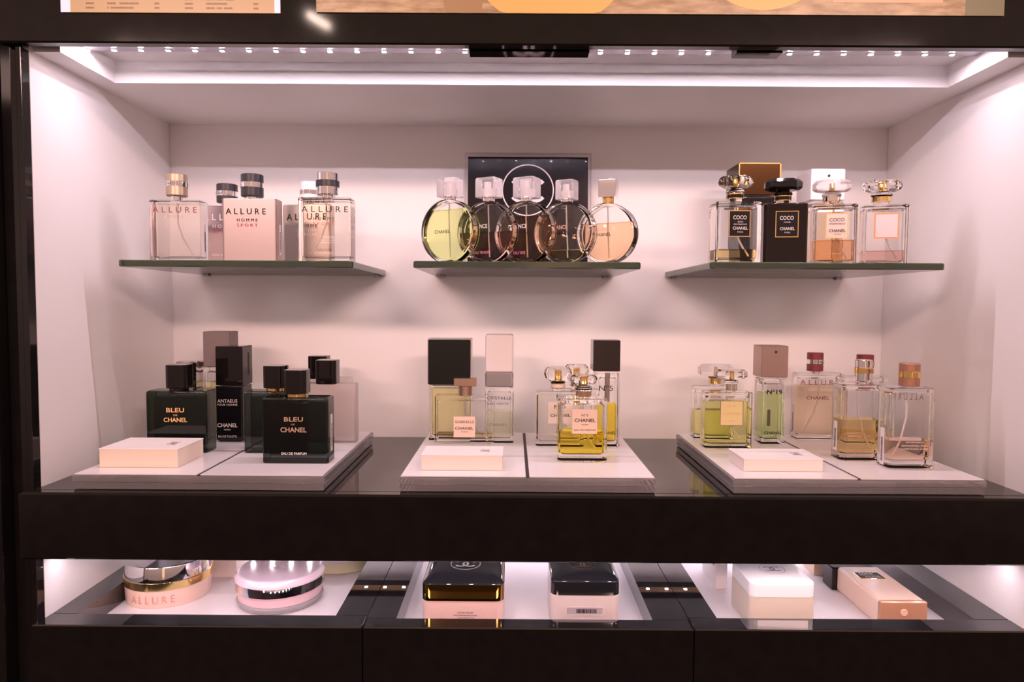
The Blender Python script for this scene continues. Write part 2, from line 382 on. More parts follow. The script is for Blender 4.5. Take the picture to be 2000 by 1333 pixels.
# ------------------------------------------------------------------ bottles
class B:
    """one bottle: root at the middle of its base; helpers turn measured places into local coordinates"""
    def __init__(s, label, x0, x1, ytop, d, by=None, Y=None, Z=ZT, rot=0, name='perfume_bottle', cat='perfume bottle', group=None, ypx=None, shape_w=None):
        xm = (x0+x1)/2
        if by is not None: s.Y = onZ(xm, by, Z).y
        else: s.Y = Y
        ym = ypx if ypx else (ytop+(by if by else ytop+100))/2
        p = onY(xm, ym, s.Y); s.k = mpp(p); a = math.radians(rot)
        s.sx = math.cos(a)-math.sin(a)*(xm-1000)/FPX
        s.w = (x1-x0)*s.k/s.sx; s.d = d; s.Z = Z; s.H = onY(xm, ytop, s.Y).z-Z; s.a = a
        s.fc = Vector((p.x, s.Y, Z))                           # middle of the front face's base
        s.c = s.fc+Vector((-math.sin(a), math.cos(a), 0))*(d/2)
        s.root = thing(name, label, cat, s.c, rot, group)
    def F(s, px, py):      # on the front face
        p = onY(px, py, s.Y); return ((p.x-s.fc.x)/s.sx, p.z-s.Z)
    def C(s, px, py):      # on the middle plane
        p = onY(px, py, s.c.y); return ((p.x-s.c.x)/s.sx, p.z-s.Z)
    def fp(s, e=.0003): return lambda u, v: (u, -s.d/2-e, v)
    def link(s, name, bm, m, parent=None, **k): return link(name, bm, m, parent or s.root, **k)
    def shell(s, rv=.004, rb=.0015, glass=None, t=.0035, base=.007, top=.005, liquid=None, level=None, n=5, tube_=True, foot=0, rc=None, tb=None):
        w, d, H = s.w, s.d, s.H; b = NB(); rt = tb or rb
        loft(b, [(0, w-2*rb-foot, d-2*rb-foot, rv), (rb, w-foot*.6, d-foot*.6, rv), (rb+foot*2, w, d, rv), (H-rt, w, d, rv), (H-rt*.3, w-rt*.9, d-rt*.9, rv), (H, w-2.2*rt, d-2.2*rt, rv)], n=n)
        bmesh.ops.recalc_face_normals(b, faces=b.faces)
        glass = glass or GLASS; mats = [glass, AIRIN]
        if liquid is not None:
            iw, idp = w-2*t, d-2*t; r2 = rc if rc is not None else max(rv-t*.4, .0015)
            zl = min(max(s.F((0), level)[1] if level else H*.5, base+.002), H-top-.002)
            full = zl > H-top-.004
            zt = H-top
            a = NB()      # air pocket: normals point into the glass
            if not full:
                loft(a, [(zl, iw, idp, r2), (zt-.002, iw, idp, r2), (zt, iw-.004, idp-.004, r2)], n=n, capb=False, capt=True)
                bmesh.ops.recalc_face_normals(a, faces=a.faces)
                # open pocket: make sure the walls face outwards
                f = max(a.faces, key=lambda f_: f_.calc_area() if abs(f_.normal.z) < .5 else 0)
                if f.normal.dot(Vector((f.calc_center_median().x, f.calc_center_median().y, 0))) < 0:
                    bmesh.ops.reverse_faces(a, faces=a.faces)
                for f in a.faces: f.material_index = 1
                me = bpy.data.meshes.new('tmp'); a.to_mesh(me); b.from_mesh(me); bpy.data.meshes.remove(me)
            a.free()
            l = NB()
            zz = zl if not full else zt
            loft(l, [(base, iw-.004, idp-.004, r2), (base+.002, iw, idp, r2), (zz, iw, idp, r2)], n=n, tmi=1)
            s.link('liquid', l, list(liquid))
        elif liquid is None and level == 'air':
            pass
        o = s.link('glass_body', b, mats, recalc=False)
        if tube_ and liquid is not None:
            t_ = NB(); side = tube_ if isinstance(tube_, (int, float)) and tube_ is not True else 1
            pts = [(0, 0, H-top), (0, 0, H*.62), (side*w*.10, 0, H*.38), (side*w*.30, 0, base+.004)]
            tube(t_, pts, .0011, n=6); s.link('dip_tube', t_, TUBEM)
        return o
    def solid(s, m, rv=.004, rb=.0015, n=5, name='body', tb=None):
        w, d, H = s.w, s.d, s.H; rt = tb or rb; b = NB()
        loft(b, [(0, w-2*rb, d-2*rb, rv), (rb, w, d, rv), (H-rt, w, d, rv), (H-rt*.3, w-rt*.8, d-rt*.8, rv), (H, w-2*rt, d-2*rt, rv)], n=n)
        return s.link(name, b, m)
    def neck(s, cx, y0, y1, px, m, name='neck', n=10, off=0):
        (x, z1), (_, z0) = s.C(cx, y0), s.C(cx, y1); r = px/2*s.k*(s.c.y/s.Y); b = NB()
        circ(b, [(z0, r), (z1, r)], off=(x, off, 0), n=n); return s.link(name, b, m)
    def cyl(s, name, cx, px, y0, y1, m, n=12, bev=.0006, parent=None, square=None, grow=0, dz=0):
        """round (or squarish) cap part between the pixel rows y0 (top) and y1 (bottom)"""
        x, z1 = s.C(cx, y0); z0 = s.C(cx, y1)[1]; r = px/2*s.k*(s.c.y/s.Y)+grow; b = NB()
        rad = r if square is None else square
        loft(b, [(z0, 2*r-2*bev, 2*r-2*bev, rad), (z0+bev, 2*r, 2*r, rad), (z1-bev, 2*r, 2*r, rad), (z1, 2*r-2*bev, 2*r-2*bev, rad)], n=n, off=(x, 0, 0))
        return s.link(name, b, m, parent)
    def block(s, name, x0, x1, y0, y1, d, m, rv=.0015, bev=.0008, parent=None, yo=0, n=4):
        """box part on the front plane measured in pixels: columns x0..x1, rows y0 (top)..y1"""
        a, z1 = s.F(x0, y0); c, _ = s.F(x1, y0); z0 = s.F((x0+x1)/2, y1)[1]; z1 = s.F((x0+x1)/2, y0)[1]; b = NB()
        w = c-a
        loft(b, [(z0, w-2*bev, d-2*bev, rv), (z0+bev, w, d, rv), (z1-bev, w, d, rv), (z1, w-2*bev, d-2*bev, rv)], n=n, off=((a+c)/2, yo, 0))
        return s.link(name, b, m, parent)
    def label(s, x0, x1, y0, y1, m, border=None, bw=1.6, parent=None, e=.0001, fill=True):
        (a, z1), (c, z0) = s.F(x0, y0), s.F(x1, y1); b = NB(); yy = -s.d/2-e
        if border:
            t_ = bw*s.k
            for q in ((a, c, z0, z0+t_), (a, c, z1-t_, z1), (a, a+t_, z0+t_, z1-t_), (c-t_, c, z0+t_, z1-t_)): box(b, q[0], q[1], yy-.0003, yy, q[2], q[3], mi=1)
            if fill: box(b, a+t_, c-t_, yy-.0002, yy, z0+t_, z1-t_, mi=0)
        else: box(b, a, c, yy-.0002, yy, z0, z1, mi=0)
        return s.link('label', b, [m, border or m], parent, smooth=0)
    def texts(s, items, mats, e=.0006, parent=None, back=False, name='lettering'):
        """items: (string, x0, x1, y0, y1, material index, spacing, bold)"""
        b = NB()
        pf = s.fp(e) if not back else (lambda u, v: (u, s.d/2+e, v))
        for it in items:
            st, x0, x1, y0, y1 = it[:5]; mi = it[5] if len(it) > 5 else 0; sp = it[6] if len(it) > 6 else 1; bo = it[7] if len(it) > 7 else 0
            a, z1 = s.F(x0, y0); c, z0 = s.F(x1, y1)
            text(b, st, a, c, z0, z1, pf, mi, sp, bo)
        return s.link(name, b, mats, parent, smooth=0, recalc=False)
    def barcode(s, side, y0, y1, wd=.006, at=0, m=None):
        """upright price sticker on the left (-1) or right (+1) flank between the rows y0..y1"""
        z1, z0 = s.F(1000, y0)[1], s.F(1000, y1)[1]; xx = side*(s.w/2+.00012); b = NB()
        box(b, min(xx, xx+side*.0002), max(xx, xx+side*.0002), at-wd/2, at+wd/2, z0, z1)
        xt = xx+side*.0004; random.seed(int(s.H*1e5)); z = z0+.1*(z1-z0)
        while z < z1-.25*(z1-z0):
            h = random.choice((.0003, .0005, .0008)); 
            b.faces.new([b.verts.new(p) for p in ((xt, at-wd*.22, z), (xt, at+wd*.22, z), (xt, at+wd*.22, z+h), (xt, at-wd*.22, z+h))]).material_index = 1
            z += h+random.choice((.0003, .0005))
        return s.link('barcode_sticker', b, [m or WTXT, BTXT], smooth=0, recalc=False)
    def stopper(s, cx, x0, x1, y0, y1, m, collar, cm, style='round', ring=True, tip=GOLD):
        """faceted stopper: head between columns x0..x1 and rows y0..y1; collar = (x0, x1, y0, y1)"""
        x, z1 = s.C(cx, y0); z0 = s.C(cx, y1)[1]; kk = s.k*(s.c.y/s.Y); W = (x1-x0)*kk; xo = ((x0+x1)/2-cx)*kk*.0+x; h = z1-z0; b = NB()
        if style == 'flat':      # octagonal slab, wider than deep
            dd = min(W*.62, .026); r = dd*.34
            loft(b, [(z0, W*.84, dd*.8, r), (z0+h*.22, W, dd, r), (z1-h*.28, W, dd, r), (z1, W*.84, dd*.8, r)], n=1, off=(xo, 0, 0))
        else:                    # lobed crystal
            N = 32; rings = []
            for zz, f in ((z0, .62), (z0+h*.2, .9), (z0+h*.5, 1), (z1-h*.2, .93), (z1, .72)):
                R_ = []
                for i in range(N):
                    a = 2*math.pi*i/N; rad = W/2*f*(1+.10*math.cos(8*a))*.93
                    R_.append(b.verts.new((xo+rad*math.cos(a), rad*.72*math.sin(a), zz)))
                rings.append(R_)
            for A, C_ in zip(rings, rings[1:]):
                for i in range(N): b.faces.new((A[i], A[(i+1) % N], C_[(i+1) % N], C_[i]))
            b.faces.new(rings[0][::-1]); b.faces.new(rings[-1])
        st = s.link('stopper', b, m, smooth=20)
        cz1, cz0 = s.C(cx, collar[2])[1], s.C(cx, collar[3])[1]; cr = (collar[1]-collar[0])/2*kk
        if z0-cz1 > .0008:
            b = NB(); hz = z0-cz1
            circ(b, [(cz1, cr*.95), (cz1+hz*.3, cr*1.12), (cz1+hz*.6, cr*1.05), (cz1+hz*.75, cr*.78), (z0, cr*.75)], off=(x, 0, 0)); s.link('neck_ring', b, m, st)
        b = NB(); hc = cz1-cz0
        circ(b, [(cz0, cr*1.02), (cz0+hc*.16, cr*1.02)], off=(x, 0, 0), mi=1); circ(b, [(cz0+hc*.16, cr), (cz1-hc*.16, cr)], off=(x, 0, 0)); circ(b, [(cz1-hc*.16, cr*1.02), (cz1, cr*1.02)], off=(x, 0, 0), mi=1)
        s.link('collar', b, [cm, GOLD])
        if tip is not None:
            b = NB(); circ(b, [(z0+h*.1, cr*.38), (z0+h*.72, cr*.30)], off=(x, 0, 0)); s.link('atomizer', b, tip, st)
        b = NB(); zt = min(s.H-.0003, cz0); circ(b, [(s.H-.0004, cr*.8), (cz0+.0002, cr*.8)], off=(x, 0, 0)) if cz0 > s.H else None
        if len(b.verts): s.link('neck', b, GLASS)
        else: b.free()
        return st
TUBEM = mat('dip_tube_plastic', (.92, .88, .86), .3, trans=.35, ior=1.1)

def spray_cap(s, cx, px, y0, y1, m, ring, rm, n=12, grow=0.0006, letters=None):
    """cylinder cap with a metal ring and a short neck below it"""
    c = s.cyl('cap', cx, px, y0, y1, m)
    r = s.cyl('ring', cx, px, ring[0], ring[1], rm, parent=c, grow=grow, bev=.0003)
    x, z0 = s.C(cx, y1)
    if z0 > s.H-.0006:
        b = NB(); rr_ = px*.28*s.k; circ(b, [(s.H-.001, rr_), (z0+.0002, rr_)], off=(x, 0, 0)); s.link('neck', b, CHROME)
    if letters:
        b = NB(); R_ = px/2*s.k*(s.c.y/s.Y)+grow+.0002; za, zb = s.C(cx, ring[1]-2)[1], s.C(cx, ring[0]+2)[1]
        text(b, letters, -R_*.85, R_*.85, za, zb, lambda u, v: (x+R_*math.sin(u/R_), -R_*math.cos(u/R_), v), 0, 1.2, .01)
        s.link('lettering', b, GREYPL, r, smooth=0, recalc=False)
    return c

# ---- left glass shelf
G = 'square cologne bottles on the left glass shelf'
s = B('clear square bottle with a tan metal cap, leftmost on the left glass shelf', 290, 391, 390, .023, Y=.795, Z=SZ, group=G, ypx=450)
s.shell(liquid=L_PEACHP, level=400, rv=.003, t=.003, base=.004, top=.004)
spray_cap(s, 345, 39, 342, 384, TANMET, (356, 366), CHROME, letters='CHANEL')
s.texts([('ALLURE', 298, 385, 404, 416, 0, 1.6), ('HOMME', 320, 359, 421, 427, 1, 1.6)], [DRTXT, PTXT]); s.barcode(1, 440, 500)
s = B('mauve grey metal bottle with a charcoal cap at the back of the left shelf', 393, 490, 402, .022, Y=.875, Z=SZ, group=G, ypx=450)
s.solid(mat('mauve_metal', (.30, .24, .26), .35, metal=.7), rv=.003)
spray_cap(s, 443.5, 39, 361, 397, CHARCOAL, (375, 385), CHROME, letters='CHANEL')
s.texts([('ALLURE', 396, 485, 418, 431, 0, 1.6), ('HOMME', 416, 462, 439, 446, 0, 1.6), ('SPORT', 416, 462, 448, 456, 1, 1.6), ('EAU EXTREME', 416, 464, 496, 500, 0, 1.2)], [WTXT, RTXT])
s = B('satin silver metal bottle with a charcoal cap, middle front of the left shelf', 433, 540, 387, .023, Y=.795, Z=SZ, group=G, ypx=450)
s.solid(mat('satin_silver', (.44, .355, .345), .36, metal=.75), rv=.003)
spray_cap(s, 492.5, 42, 342, 385, CHARCOAL, (358, 368), CHROME)
s.texts([('ALLURE', 441, 519, 407, 419, 0, 1.6), ('HOMME', 463, 503, 427, 433, 0, 1.6), ('SPORT', 463, 503, 437, 443, 1, 1.6)], [BTXT, RTXT]); s.barcode(1, 440, 500)
s = B('champagne metal bottle with a white cap at the back of the left shelf', 552, 648, 400, .022, Y=.875, Z=SZ, group=G, ypx=450)
s.solid(mat('champagne_satin', (.50, .44, .40), .30, metal=.8), rv=.003)
spray_cap(s, 606, 39, 357, 393, WPLAST, (373, 381), CHROME, letters='CHANEL')
s.texts([('ALLURE', 560, 640, 418, 431, 0, 1.6), ('HOMME', 582, 622, 439, 446, 0, 1.5), ('EDITION', 582, 622, 448, 454, 1, 1.3), ('BLANCHE', 582, 622, 456, 462, 1, 1.3)], [BTXT, WTXT])
s = B('clear square bottle with a chrome cap and black band, right front of the left shelf', 581, 685, 385, .026, Y=.790, Z=SZ, group=G, ypx=450)
s.shell(liquid=L_PEACHP, level=392, rv=.003, t=.003, base=.005, top=.004, tube_=-1)
spray_cap(s, 640, 40, 339, 382, CHROME, (354, 366), CHARCOAL, grow=.0014)
s.texts([('ALLURE', 589, 680, 403, 415, 0, 1.6), ('HOMME', 612, 653, 424, 431, 0, 1.6), ('SPORT', 612, 653, 434, 441, 1, 1.6), ('VAPORISATEUR', 625, 658, 462, 466, 2, 1.1), ('SPRAY - NATURAL', 626, 656, 468, 471, 2, 1.1),
         ('RECHARGEABLE SPRAY', 620, 661, 473, 476, 2, 1.1), ('COLOGNE', 619, 648, 486, 490, 0, 1.2), ('EAU DE COLOGNE 100 ML', 614, 668, 493, 496, 2, 1.1)], [BTXT, RTXT, WTXT])

# ---- acrylic sign and round bottles on the middle shelf
p0, p1 = onY(914, 307, .945), onY(1149, 307, .945); zt = onY(1031, 306, .945).z; q0, q1 = onY(908, 300, .945), onY(1155, 300, .945); ztt = onY(1031, 299, .945).z
sg = thing('acrylic_sign', 'black card with a white emblem in a clear acrylic holder behind the round bottles', 'sign', ((p0.x+p1.x)/2, .9385, SZ+.0003)); sg.rotation_euler = (math.radians(-3.7), 0, 0); cx_ = (p0.x+p1.x)/2
b = NB(); box(b, q0.x-cx_, q1.x-cx_, .0012, .004, 0, ztt-SZ, bev=.0004); box(b, q0.x-cx_, q1.x-cx_, -.0035, -.0008, 0, ztt-SZ, bev=.0004); link('holder', b, thinglass('acrylic_sheet', (.98, .97, .98), 1.13), sg)
cd = link('card', bx(p0.x-cx_, p1.x-cx_, -.0004, .0004, .006, zt-SZ), mat('black_card', (.010, .007, .009), .2, spec=.15), sg, smooth=0)
b = NB(); c0 = onY(1031, 372, .945); kk = mpp(c0); emblem(b, c0.x-cx_, c0.z-SZ, 24.5*kk, lambda u, v: (u, -.0006, v), circle=51*kk); link('emblem', b, WTXT, cd, smooth=0, recalc=False)

def round_bottle(label, cx, ytop, liquid, level, capf, texts_, tm, rot=-30, Y=.800):
    t0 = onY(cx, ytop, Y); k = mpp(t0); D = t0.z-SZ; R_ = D/2; th = .0185; ti = .0035
    a = math.radians(rot); root = thing('perfume_bottle', label, 'perfume bottle', (t0.x, Y, SZ), rot, 'round disc bottles on the middle shelf')
    b = NB(); N = 24
    loft(b, [(-th/2, 2*R_-.005, 2*R_-.005, 9), (-th/2+.0015, 2*R_-.001, 2*R_-.001, 9), (-th/2+.004, 2*R_, 2*R_, 9), (th/2-.004, 2*R_, 2*R_, 9), (th/2-.0015, 2*R_-.001, 2*R_-.001, 9), (th/2, 2*R_-.005, 2*R_-.005, 9)], n=N, axis='y', off=(0, 0, R_))
    bmesh.ops.recalc_face_normals(b, faces=b.faces)
    ri = R_-.0035; zl = onY(cx, level, Y).z-SZ-R_; al = math.asin(max(-.98, min(.98, zl/ri)))
    def cap_poly(a0, a1): return [(ri*math.cos(a0+(a1-a0)*i/40), R_+ri*math.sin(a0+(a1-a0)*i/40)) for i in range(41)]
    y0, y1 = -th/2+ti, th/2-ti
    air = cap_poly(al, math.pi-al); lq = cap_poly(math.pi-al, 2*math.pi+al)
    def prism(bm, P, openlast, mi, flatmi):
        A = [bm.verts.new((x, y0, z)) for x, z in P]; C_ = [bm.verts.new((x, y1, z)) for x, z in P]; n_ = len(P)
        fs = [bm.faces.new(A), bm.faces.new(C_[::-1])]
        for i in range(n_-1): fs.append(bm.faces.new((A[i], C_[i], C_[i+1], A[i+1])))
        for f in fs: f.material_index = mi
        if not openlast: bm.faces.new((A[-1], C_[-1], C_[0], A[0])).material_index = flatmi
        if fs[0].normal.length == 0: fs[0].normal_update()
        fs[0].normal_update()
        if fs[0].normal.y > 0: bmesh.ops.reverse_faces(bm, faces=[f for f in bm.faces if f.verts[0] in A or f.verts[0] in C_ or True and f in fs or not f.is_valid])
    a_ = NB(); prism(a_, air, True, 1, 1)
    me = bpy.data.meshes.new('tmp'); a_.to_mesh(me); b.from_mesh(me); bpy.data.meshes.remove(me); a_.free()
    link('glass_body', b, [CRYSTAL, AIRIN], root, recalc=False, smooth=30)
    l = NB(); prism(l, lq, False, 0, 1); link('liquid', l, list(liquid), root, recalc=True, smooth=30)
    b = NB(); tube(b, [(0, 0, 2*R_-.004), (.001, 0, R_*1.1), (.003, 0, .007)], .0009, n=6); link('dip_tube', b, TUBEM, root)
    b = NB()                                  # clear rim around the disc with a metal band
    loft(b, [(-th*.10, 2*R_+.0006, 2*R_+.0006, 9), (th*.36, 2*R_+.0006, 2*R_+.0006, 9)], n=N, axis='y', off=(0, 0, R_), capb=False, capt=False)
    bmesh.ops.delete(b, geom=[v for v in b.verts if v.co.z < .002], context='VERTS')
    link('rim_band', b, [mat('rim_mirror', (.86, .80, .80), .03, metal=1)], root, recalc=True)
    ky = lambda py: onY(cx, py, Y).z-SZ
    ca = capf; ring = NB(); circ(ring, [(2*R_-.0012, ca['rw']/2*k), (ky(ca['ry0']), ca['rw']/2*k)]); link('collar', ring, ca.get('rm', CHROME), root)
    W_ = ca['w']*k; z0, z1 = ky(ca['y1']), ky(ca['y0'])
    c = NB()
    if ca['kind'] == 'frost':
        loft(c, [(z0, W_*.96, W_*.80, .0015), (z0+.001, W_, W_*.84, .002), (z1-.0015, W_, W_*.84, .002), (z1, W_*.93, W_*.76, .002)], n=3); cp = link('cap', c, FROSTCAP, root)
        c = NB(); circ(c, [(z0-.0001, W_*.24), (z0+(z1-z0)*.45, W_*.26), (z0+(z1-z0)*.45, W_*.18), (z0+(z1-z0)*.78, W_*.18)]); link('atomizer', c, WPLAST, cp)
    else:
        loft(c, [(z0, W_, W_*.9, .0005), (z0+.0008, W_, W_*.9, .0008), (z1-.0008, W_, W_*.9, .0008), (z1, W_-.001, W_*.9-.001, .0005)], n=2); cp = link('cap', c, CHROME, root)
        cp.rotation_euler = (0, 0, math.radians(ca.get('rot', 0)))
    b = NB(); f = lambda u, v: (u, -th/2-.0004, v); sx = math.cos(a)-math.sin(a)*(cx-1000)/FPX
    for st, x0, x1, yy0, yy1, mi, sp in texts_:
        Yf = Y-th/2*math.cos(a)
        def fx(px): return ((px-1000)/FPX*(Yf)-(t0.x+math.sin(a)*th/2*(-1)*-1))/sx
        u0 = (onY(x0, yy0, Yf).x-(t0.x+math.sin(a)*th/2))/sx; u1 = (onY(x1, yy0, Yf).x-(t0.x+math.sin(a)*th/2))/sx
        text(b, st, u0, u1, onY(cx, yy1, Yf).z-SZ, onY(cx, yy0, Yf).z-SZ, f, mi, sp, .01)
    link('lettering', b, tm, root, smooth=0, recalc=False)
    return root
TM = [BTXT, WTXT, PINKTXT, PTXT]
round_bottle('round disc bottle of pale green perfume, leftmost on the middle shelf', 879, 391, liq('lime_tint_liquid', (.86, .95, .52)), 411, dict(kind='frost', w=42, y0=350, y1=386, rw=23, ry0=384), [('CHANEL', 849, 879, 449, 456, 0, 1)], TM)
round_bottle('round disc bottle of pink perfume, second on the middle shelf', 955, 394, L_PINK, 455, dict(kind='frost', w=43, y0=349, y1=387, rw=23, ry0=385), [('CHANCE', 920, 952, 438, 446, 1, 1), ('CHANEL', 922, 954, 449, 456, 0, 1), ('EAU TENDRE', 925, 958, 491, 496, 2, 1)], TM)
round_bottle('round disc bottle of peach perfume in the middle of the middle shelf', 1029, 394, L_ORAN, 424, dict(kind='frost', w=44, y0=348, y1=388, rw=23, ry0=385), [('CHANCE', 995, 1029, 438, 446, 1, 1), ('CHANEL', 997, 1030, 449, 456, 0, 1), ('EAU VIVE', 1003, 1026, 491, 497, 2, 1)], TM)
round_bottle('nearly empty round disc bottle of pale yellow perfume in front of the black sign', 1107, 395, L_PY, 489, dict(kind='frost', w=37, y0=353, y1=391, rw=24, ry0=387), [('CHANCE', 1075, 1108, 440, 448, 3, 1), ('CHANEL', 1078, 1112, 452, 459, 0, 1)], TM)
round_bottle('round disc bottle of orange perfume with a chrome box cap', 1188, 398, L_ORAN, 437, dict(kind='box', w=34, y0=352, y1=387, rw=22, ry0=386, rm=GOLD, rot=10), [('CHANCE', 1158, 1192, 444, 451, 3, 1), ('CHANEL', 1161, 1194, 455, 462, 0, 1)], TM)

# ---- right glass shelf
G = 'square stoppered bottles on the right glass shelf'
s = B('clear bottle with a black gold-edged label and little gold perfume on the right shelf', 1399, 1488, 393, .032, Y=.760, Z=SZ, group=G, ypx=450)
s.shell(liquid=L_GOLD, level=478, rv=.003, t=.004, base=.004, top=.004)
s.stopper(1437, 1402, 1472, 345, 368, CRYSTAL, (1421, 1453, 380, 390), BPLAST)
lb = s.label(1424, 1465, 411, 463, BTXT, GOLD)
s.texts([('COCO', 1432, 1458, 421, 429, 0, 1, .015), ('EAU', 1441, 1451, 432, 435, 0), ('DE PARFUM', 1433, 1458, 437, 440, 0), ('CHANEL', 1431, 1460, 443, 449, 0, 1, .015), ('PARIS', 1440, 1451, 452, 455, 0)], [WTXT], parent=lb)
s = B('opaque black bottle with a black octagonal stopper on the right shelf', 1492, 1579, 396, .030, Y=.765, Z=SZ, rot=-8, group=G, ypx=450)
s.solid(mat('black_bottle', (.010, .005, .004), .05, spec=.35), rv=.004)
s.stopper(1530, 1495, 1564, 351, 373, BPLAST, (1513, 1545, 384, 394), BPLAST, style='flat', tip=None)
lb = s.label(1515, 1559, 412, 464, BTXT, GOLD)
s.texts([('COCO', 1523, 1550, 422, 430, 0, 1, .015), ('NOIR', 1531, 1544, 433, 436, 0), ('CHANEL', 1523, 1552, 444, 450, 0, 1, .015), ('PARIS', 1532, 1543, 453, 456, 0)], [WTXT], parent=lb)
s = B('clear bottle half full of peach perfume with a frosted stopper, right shelf', 1588, 1676, 398, .028, Y=.770, Z=SZ, rot=-14, group=G, ypx=450)
s.shell(liquid=liq('peach_liquid', (.98, .66, .44)), level=459, rv=.003, t=.0035, base=.003, top=.004)
s.stopper(1625, 1590, 1659, 353, 375, FROSTCAP, (1609, 1641, 386, 395), CHROME, style='flat')
lb = s.label(1613, 1656, 416, 466, PEACHW, GOLD)
s.texts([('COCO', 1620, 1649, 426, 433, 0, 1), ('MADEMOISELLE', 1620, 1650, 436, 439, 0), ('CHANEL', 1619, 1651, 448, 454, 0, 1, .015), ('PARIS', 1629, 1642, 457, 459, 0), ('EAU DE PARFUM INTENSE', 1606, 1664, 494, 497, 1)], [BTXT, PTXT], parent=lb)
s = B('clear bottle with an orange-framed blank label and low pink perfume on the right shelf', 1685, 1776, 399, .026, Y=.775, Z=SZ, rot=-15, group=G, ypx=450)
s.shell(liquid=L_PINK, level=479, rv=.003, t=.0035, base=.003, top=.004)
s.stopper(1723, 1687, 1759, 353, 376, CRYSTAL, (1706, 1741, 386, 395), GOLD)
s.label(1708, 1755, 416, 466, mat('clear_label', (.80, .70, .72), .5), mat('orange_frame', (.85, .36, .10), .35), bw=2.4)
s = B('tall black refill bottle with a bronze box cap, behind the stoppered bottles', 1444, 1521, 384, .045, Y=.87, Z=SZ, group='tall bottles at the back of the right shelf', ypx=400)
s.solid(BPLAST, rv=.001)
c = s.block('cap', 1442, 1523, 319, 381, .050, mat('bronze_mirror', (.11, .055, .025), .12, metal=1), rv=.0006, bev=.0006)
a_, z1 = s.F(1442, 319); c_, z0 = s.F(1523, 381); b = NB(); yy = -.025-.0002
for q in ((a_, a_+.0012, z0, z1), (c_-.0018, c_, z0, z1), (a_, c_, z1-.001, z1)): box(b, q[0], q[1], yy-.0003, yy, q[2], q[3])
s.link('gold_edge', b, GOLD, c, smooth=0)
s = B('tall bottle with a white box cap and small spray hole, behind the frosted stopper', 1586, 1649, 392, .042, Y=.87, Z=SZ, group='tall bottles at the back of the right shelf', ypx=400)
s.shell(liquid=L_SENS, level=400, rv=.003, tube_=False)
c = s.block('cap', 1584, 1651, 330, 391.5, .045, WPLAST, rv=.0015, bev=.001)
b = NB(); x, z = s.F(1618, 344); circ(b, [(0, .0016), (.0006, .0016)]); o = s.link('spray_hole', b, DARKGAP, c); o.rotation_euler = (math.pi/2, 0, 0); o.location = (x, -.0225, z)

# ---- left tray
G = 'dark bottles on the left tray'
DGB = DARKG
def dark_bottle(label, x0, x1, yt, by, cap, capring, items, rotn=0, code=False, d=.026, lv=None):
    s = B(label, x0, x1, yt, d, by=by, rot=rotn, group=G)
    s.shell(glass=DARKG2, rv=.002, rb=.001, tb=.0022, level='air')
    c = s.block('inner_vessel', x0+9, x1-9, yt+13, by-14, d-.008, VESSEL, rv=.002)
    kk = s.cyl('cap', cap[0], cap[1], cap[2], cap[3], BPLAST, square=.0058, n=6, bev=.0005)
    s.cyl('collar', cap[0], cap[1]*.86, cap[3]+.5, yt+4, capring, bev=.0002)
    if items: s.texts(items[0], items[1])
    if code: s.barcode(1, 815, 888, wd=.008, m=PEACHW)
    return s
DARKG2 = thinglass('dark_green_tinted_glass', (.27, .33, .31), 1.5)
VESSEL = thinglass('inner_vessel_glass', (.44, .50, .47), 1.4)
s = B('clear bottle with a faceted silver cap, behind the left dark square bottle', 335, 420, 760, .024, Y=.868, group='bottles at the back of the left tray', ypx=800)
s.shell(liquid=L_PALEG, level=770, rv=.002)
s.cyl('cap', 372, 47, 705, 757, mat('grey_mirror', (.55, .50, .50), .08, metal=1), n=2, square=.009, bev=.0015)
s.texts([('PLATINUM', 335, 372, 774, 779, 0), ('EGOISTE', 342, 368, 786, 790, 0)], [BTXT])
s = B('tall grey-capped bottle, farthest back at the left of the left tray', 397, 447, 718, .028, Y=.875, group='bottles at the back of the left tray', ypx=780)
s.shell(liquid=L_PY, level=745, rv=.002, tube_=False)
s.block('cap', 396, 448, 648, 717, .0285, GREYPL, rv=.001)
s = B('tall black square spray bottle with white lettering on the left tray', 421, 474, 755, .0325, by=864, group=G)
s.solid(mat('black_glass', (.008, .007, .010), .05, spec=.5), rv=.002, rb=.003, tb=.0006)
c = s.block('cap', 420, 473, 677, 753.6, .033, BPLAST, rv=.0012)
s.texts([('ANTAEUS', 425, 464, 780, 787, 0, 1, .01), ('POUR HOMME', 425, 464, 789, 793, 0, 1, .01), ('CHANEL', 425, 464, 827, 835, 0, 1, .015), ('PARIS', 438, 451, 838, 841, 0), ('EAU DE TOILETTE', 427, 463, 851, 855, 0)], [WTXT])
b = NB(); zz0, zz1 = s.F(1000, 738)[1], s.F(1000, 694)[1]; box(b, s.w/2+.0002, s.w/2+.0009, .002, .006, zz0, zz1); s.link('side_slot', b, DARKGAP, c, smooth=0)
dark_bottle('dark green-black square bottle with gold lettering behind the left stack of cards', 285, 404, 764, 885, (350, 41, 712, 757), BPLAST,
            ([('BLEU', 325, 360, 797, 806, 0, 1.05, .02), ('DE', 339, 347, 810, 813, 0), ('CHANEL', 320, 366, 816, 825, 0, 1, .02)], [GTXT]))
dark_bottle('dark bottle tucked behind the front dark bottle', 476, 590, 765, 886, (539, 41, 714, 757), GOLD, None)
dark_bottle('dark square bottle with bronze lettering at the front of the left tray', 512, 641, 777, 906, (580.5, 43, 722, 768), GOLD,
            ([('BLEU', 555, 592, 815, 824, 0, 1.05, .02), ('DE', 569, 576, 828, 831, 0), ('CHANEL', 548, 599, 835, 845, 0, 1, .02), ('EAU DE PARFUM', 550, 599, 884, 889, 1, 1, .01)], [mat('bronze_print', (.52, .34, .24), .4), WTXT]), code=True)
